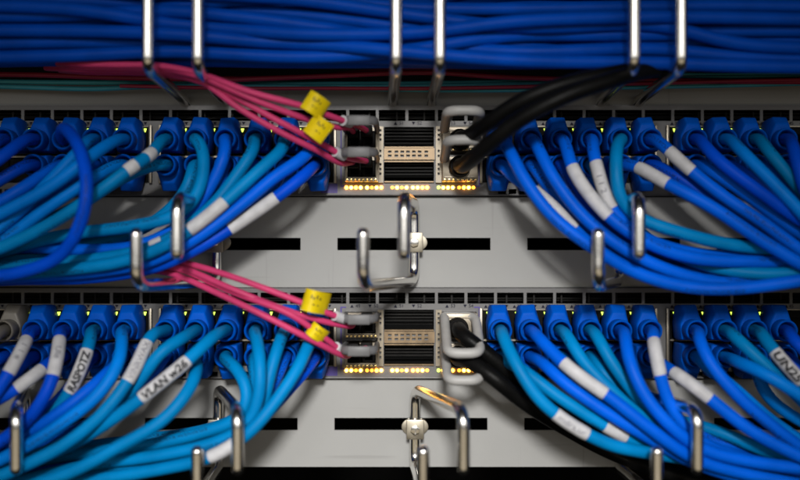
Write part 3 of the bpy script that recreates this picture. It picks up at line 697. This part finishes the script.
def copper_module(y0, r0, r1, drop, pts, lab):
    x0, x1 = X(441.5), X(476); z0, z1 = Z(y0+r1), Z(y0+r0); w = x1-x0; h = z1-z0
    t = thing('direct_attach_cable', (X(458), 0, z0), lab, 'black cable', 'black direct attach cables in the right uplink slots')
    mb = MB(); mb.box(x0, x1, -0.0120, 0.012, z0, z1); b = mb.build('housing', M['beige'], t, bevel=0.0006)
    for k in range(8):
        mb = MB(); xa = x0+w*(0.03+k*0.122); mb.box(xa, xa+w*0.075, -0.0138, -0.0122, z0+h*0.01, z0+h*0.08); mb.build('spring_tooth', M['gold_led_glint'], b, bevel=0.0002)
    for q in (0.16, 0.84):
        mb = MB(); mb.box(x0+0.001, x1-0.001, -0.01265, -0.01205, z0+h*q-0.0003, z0+h*q+0.0003); mb.build('rib', M['beige'], b)
    p0 = P(*pts[0])
    mb = MB(); tube(mb, [(p0.x, -0.0121, p0.z), (p0.x, -0.0155, p0.z), (p0.x, -0.0185, p0.z)], [0.0052, 0.0052, 0.0045], 18); mb.build('strain_relief', M['blackplastic'], b, smooth=True, autos=40)
    path = cr([(p0.x, -0.016, p0.z), (p0.x, -0.022, p0.z)]+[P(*q) for q in pts[1:]], 0.003)
    mb = MB(); tube(mb, path, 0.0036, 16); mb.build('jacket', M['black'], t, smooth=True, autos=70)
    za = z1-0.0014; f = -0.0415
    q = fillet([(x0+0.0010, -0.0095, za), (x0+0.0010, f, za+drop), (x1-0.0010, f, za+drop), (x1-0.0010, -0.0095, za), (x0+0.0010, -0.0095, za)], 0.0055, 8)
    path = resample(np.array([tuple(v) for v in q]), 0.0013)
    mb = MB(); tube(mb, path, 0.0023, 12, flat=1.0); mb.build('pull_tab', M['tab'], t, smooth=True, autos=60)
YT, YB = 105, 287.6
duplex_module(YT, 24.5, 48.5, 'fibre transceiver with dark grey pull tab, upper left slot of the upper switch')
duplex_module(YT, 53.5, 77.5, 'fibre transceiver with dark grey pull tab, lower left slot of the upper switch')
duplex_module(YB, 24.5, 48.5, 'fibre transceiver with dark grey pull tab, upper left slot of the lower switch')
duplex_module(YB, 53.5, 77.5, 'fibre transceiver with dark grey pull tab, lower left slot of the lower switch')
copper_module(YT, 24.5, 48.5, 0.005, [(458,143),(466,138,34),(484,126,50),(520,102,60),(566,84,62),(612,74,58),(660,66,46),(740,52,24),(860,40,14)], 'black cable with grey pull tab, upper right slot of the upper switch')
copper_module(YT, 53.5, 77.5, 0.006, [(458,169),(464,165,34),(482,150,52),(520,120,64),(566,96,68),(612,80,64),(652,70,50),(740,60,20),(860,58,12)], 'black cable with grey pull tab, lower right slot of the upper switch')
copper_module(YB, 24.5, 48.5, -0.0145, [(456,326),(464,336,32),(490,356,34),(526,386,30),(570,416,26),(620,444,22),(690,462,18),(860,486,16)], 'black cable with grey pull tab, upper right slot of the lower switch')
copper_module(YB, 53.5, 77.5, -0.0125, [(456,354),(468,360,32),(494,378,40),(524,402,36),(566,428,30),(616,454,26),(690,478,22),(860,505,18)], 'black cable with grey pull tab, lower right slot of the lower switch')

def yellow_flag(t, px, py, d, w, h, ang, curl, m='yellow'):
    """a sticky tag folded round the fibre and pressed together, standing off as a bent little flag"""
    c = P(px, py, d); ca, sa = math.cos(math.radians(ang)), math.sin(math.radians(ang)); n = 9
    def pt(u, v, off):
        a = (u-0.5)*w; b = (v-0.5)*h; y = curl*((u-0.35)**2*w*2.2+(v-0.5)*0.25*w)+off
        return (c.x+a*ca-b*sa, c.y+y, c.z+a*sa+b*ca)
    mb = MB()
    for off in (0.0, 0.00035):
        base = len(mb.v)
        for i in range(n+1):
            for j in range(n+1): mb.v.append(pt(i/n, j/n, off))
        for i in range(n):
            for j in range(n):
                a = base+i*(n+1)+j; mb.f.append((a, a+1, a+n+2, a+n+1))
    N = (n+1)*(n+1)
    edge = [i*(n+1) for i in range(n+1)]+[n*(n+1)+j for j in range(1, n+1)]+[i*(n+1)+n for i in range(n-1, -1, -1)]+[j for j in range(n-1, 0, -1)]
    for a, b in zip(edge, edge[1:]+edge[:1]): mb.f.append((a, b, b+N, a+N))
    f = mb.build('yellow_tag', M[m], t, smooth=True, autos=50)
    mb = MB()
    for u, v, du, dv in ((0.30, 0.62, 0.05, 0.16), (0.40, 0.60, 0.06, 0.10), (0.52, 0.64, 0.05, 0.16), (0.64, 0.60, 0.05, 0.12), (0.42, 0.34, 0.10, 0.05), (0.60, 0.33, 0.06, 0.05)):
        q = [pt(u, v, -0.00012), pt(u+du, v, -0.00012), pt(u+du, v+dv, -0.00012), pt(u, v+dv, -0.00012)]; mb.add(q, [(0,1,2,3)])
    mb.build('smudged_marks', M['ink'], f)
def duplex_cord(pa, pb, ends, flag, lab, clip):
    t = thing('fibre_patch_cord', P(*ends[0], 9), lab, 'fibre cable', 'pink duplex fibre patch cords')
    for pts, e in ((pa, ends[0]), (pb, ends[1])):
        E = P(e[0], e[1], 9)
        path = cr([P(*q) for q in pts]+[Vector((E.x, -0.019, E.z)), E], 0.003)
        mb = MB(); tube(mb, path, 0.00142, 12); mb.build('fibre', M['pink'], t, smooth=True, autos=70)
        mb = MB(); mb.box(E.x-0.0026, E.x+0.0026, -0.0195, -0.0066, E.z-0.0026, E.z+0.0026)
        cn = mb.build('fibre_plug', M['blackplastic'], t, bevel=0.0005)
        sp = sub_path(path, clip, (clip[0]+8, clip[1]+4)) if pts is pa else None
        if sp is not None: m2 = MB(); tube(m2, sp, 0.0024, 12); m2.build('ring_marker', M['sleeve'], t, smooth=True, autos=60)
    yellow_flag(t, *flag)
duplex_cord([(40,62,26),(74,64,44),(112,65,48),(160,66,50),(200,74,52),(250,92,56),(305,107,52),(338,119,42),(356,125,30)], [(50,66,24),(82,67,42),(120,67.5,46),(165,69,48),(203,78,52),(250,98,54),(300,117,48),(335,127,38),(350,128,28)],
            [(367,133), (354,134)], (315,104,56,0.0098,0.0090,-32,0.6), 'pink fibre cord into the upper slot of the upper switch, higher yellow tag', (341,118))
duplex_cord([(46,68,22),(80,69.5,38),(118,70,42),(160,71,45),(200,79,48),(240,100,50),(280,122,50),(318,142,44),(346,157,32)], [(60,70,20),(90,72,34),(130,72.5,38),(165,74,42),(203,83,48),(240,109,50),(280,132,48),(318,151,42),(340,163,30)],
            [(367,163), (354,164)], (319,129,52,0.0102,0.0098,-38,-0.5), 'pink fibre cord into the lower slot of the upper switch, lower yellow tag', (337,150))
duplex_cord([(120,250,18),(150,258,26),(185,263,36),(230,276,46),(290,298,48),(325,312,44),(352,321,32)], [(118,256,18),(150,262,26),(180,267,36),(230,288,46),(280,308,46),(318,320,42),(350,326,30)],
            [(367,318), (354,321)], (315,302,52,0.0112,0.0096,-14,0.9), 'pink fibre cord into the upper slot of the lower switch, larger yellow tag', (333,313))
duplex_cord([(122,266,16),(150,266,24),(182,270,36),(230,291,44),(290,314,50),(322,336,44),(346,352,30)], [(118,264,16),(150,270,24),(176,275,34),(215,292,44),(265,316,50),(318,343,46),(346,356,30)],
            [(367,346), (354,347)], (317,333,50,0.0085,0.0062,-38,0.8), 'pink fibre cord into the lower slot of the lower switch, small yellow tag', (337,347))
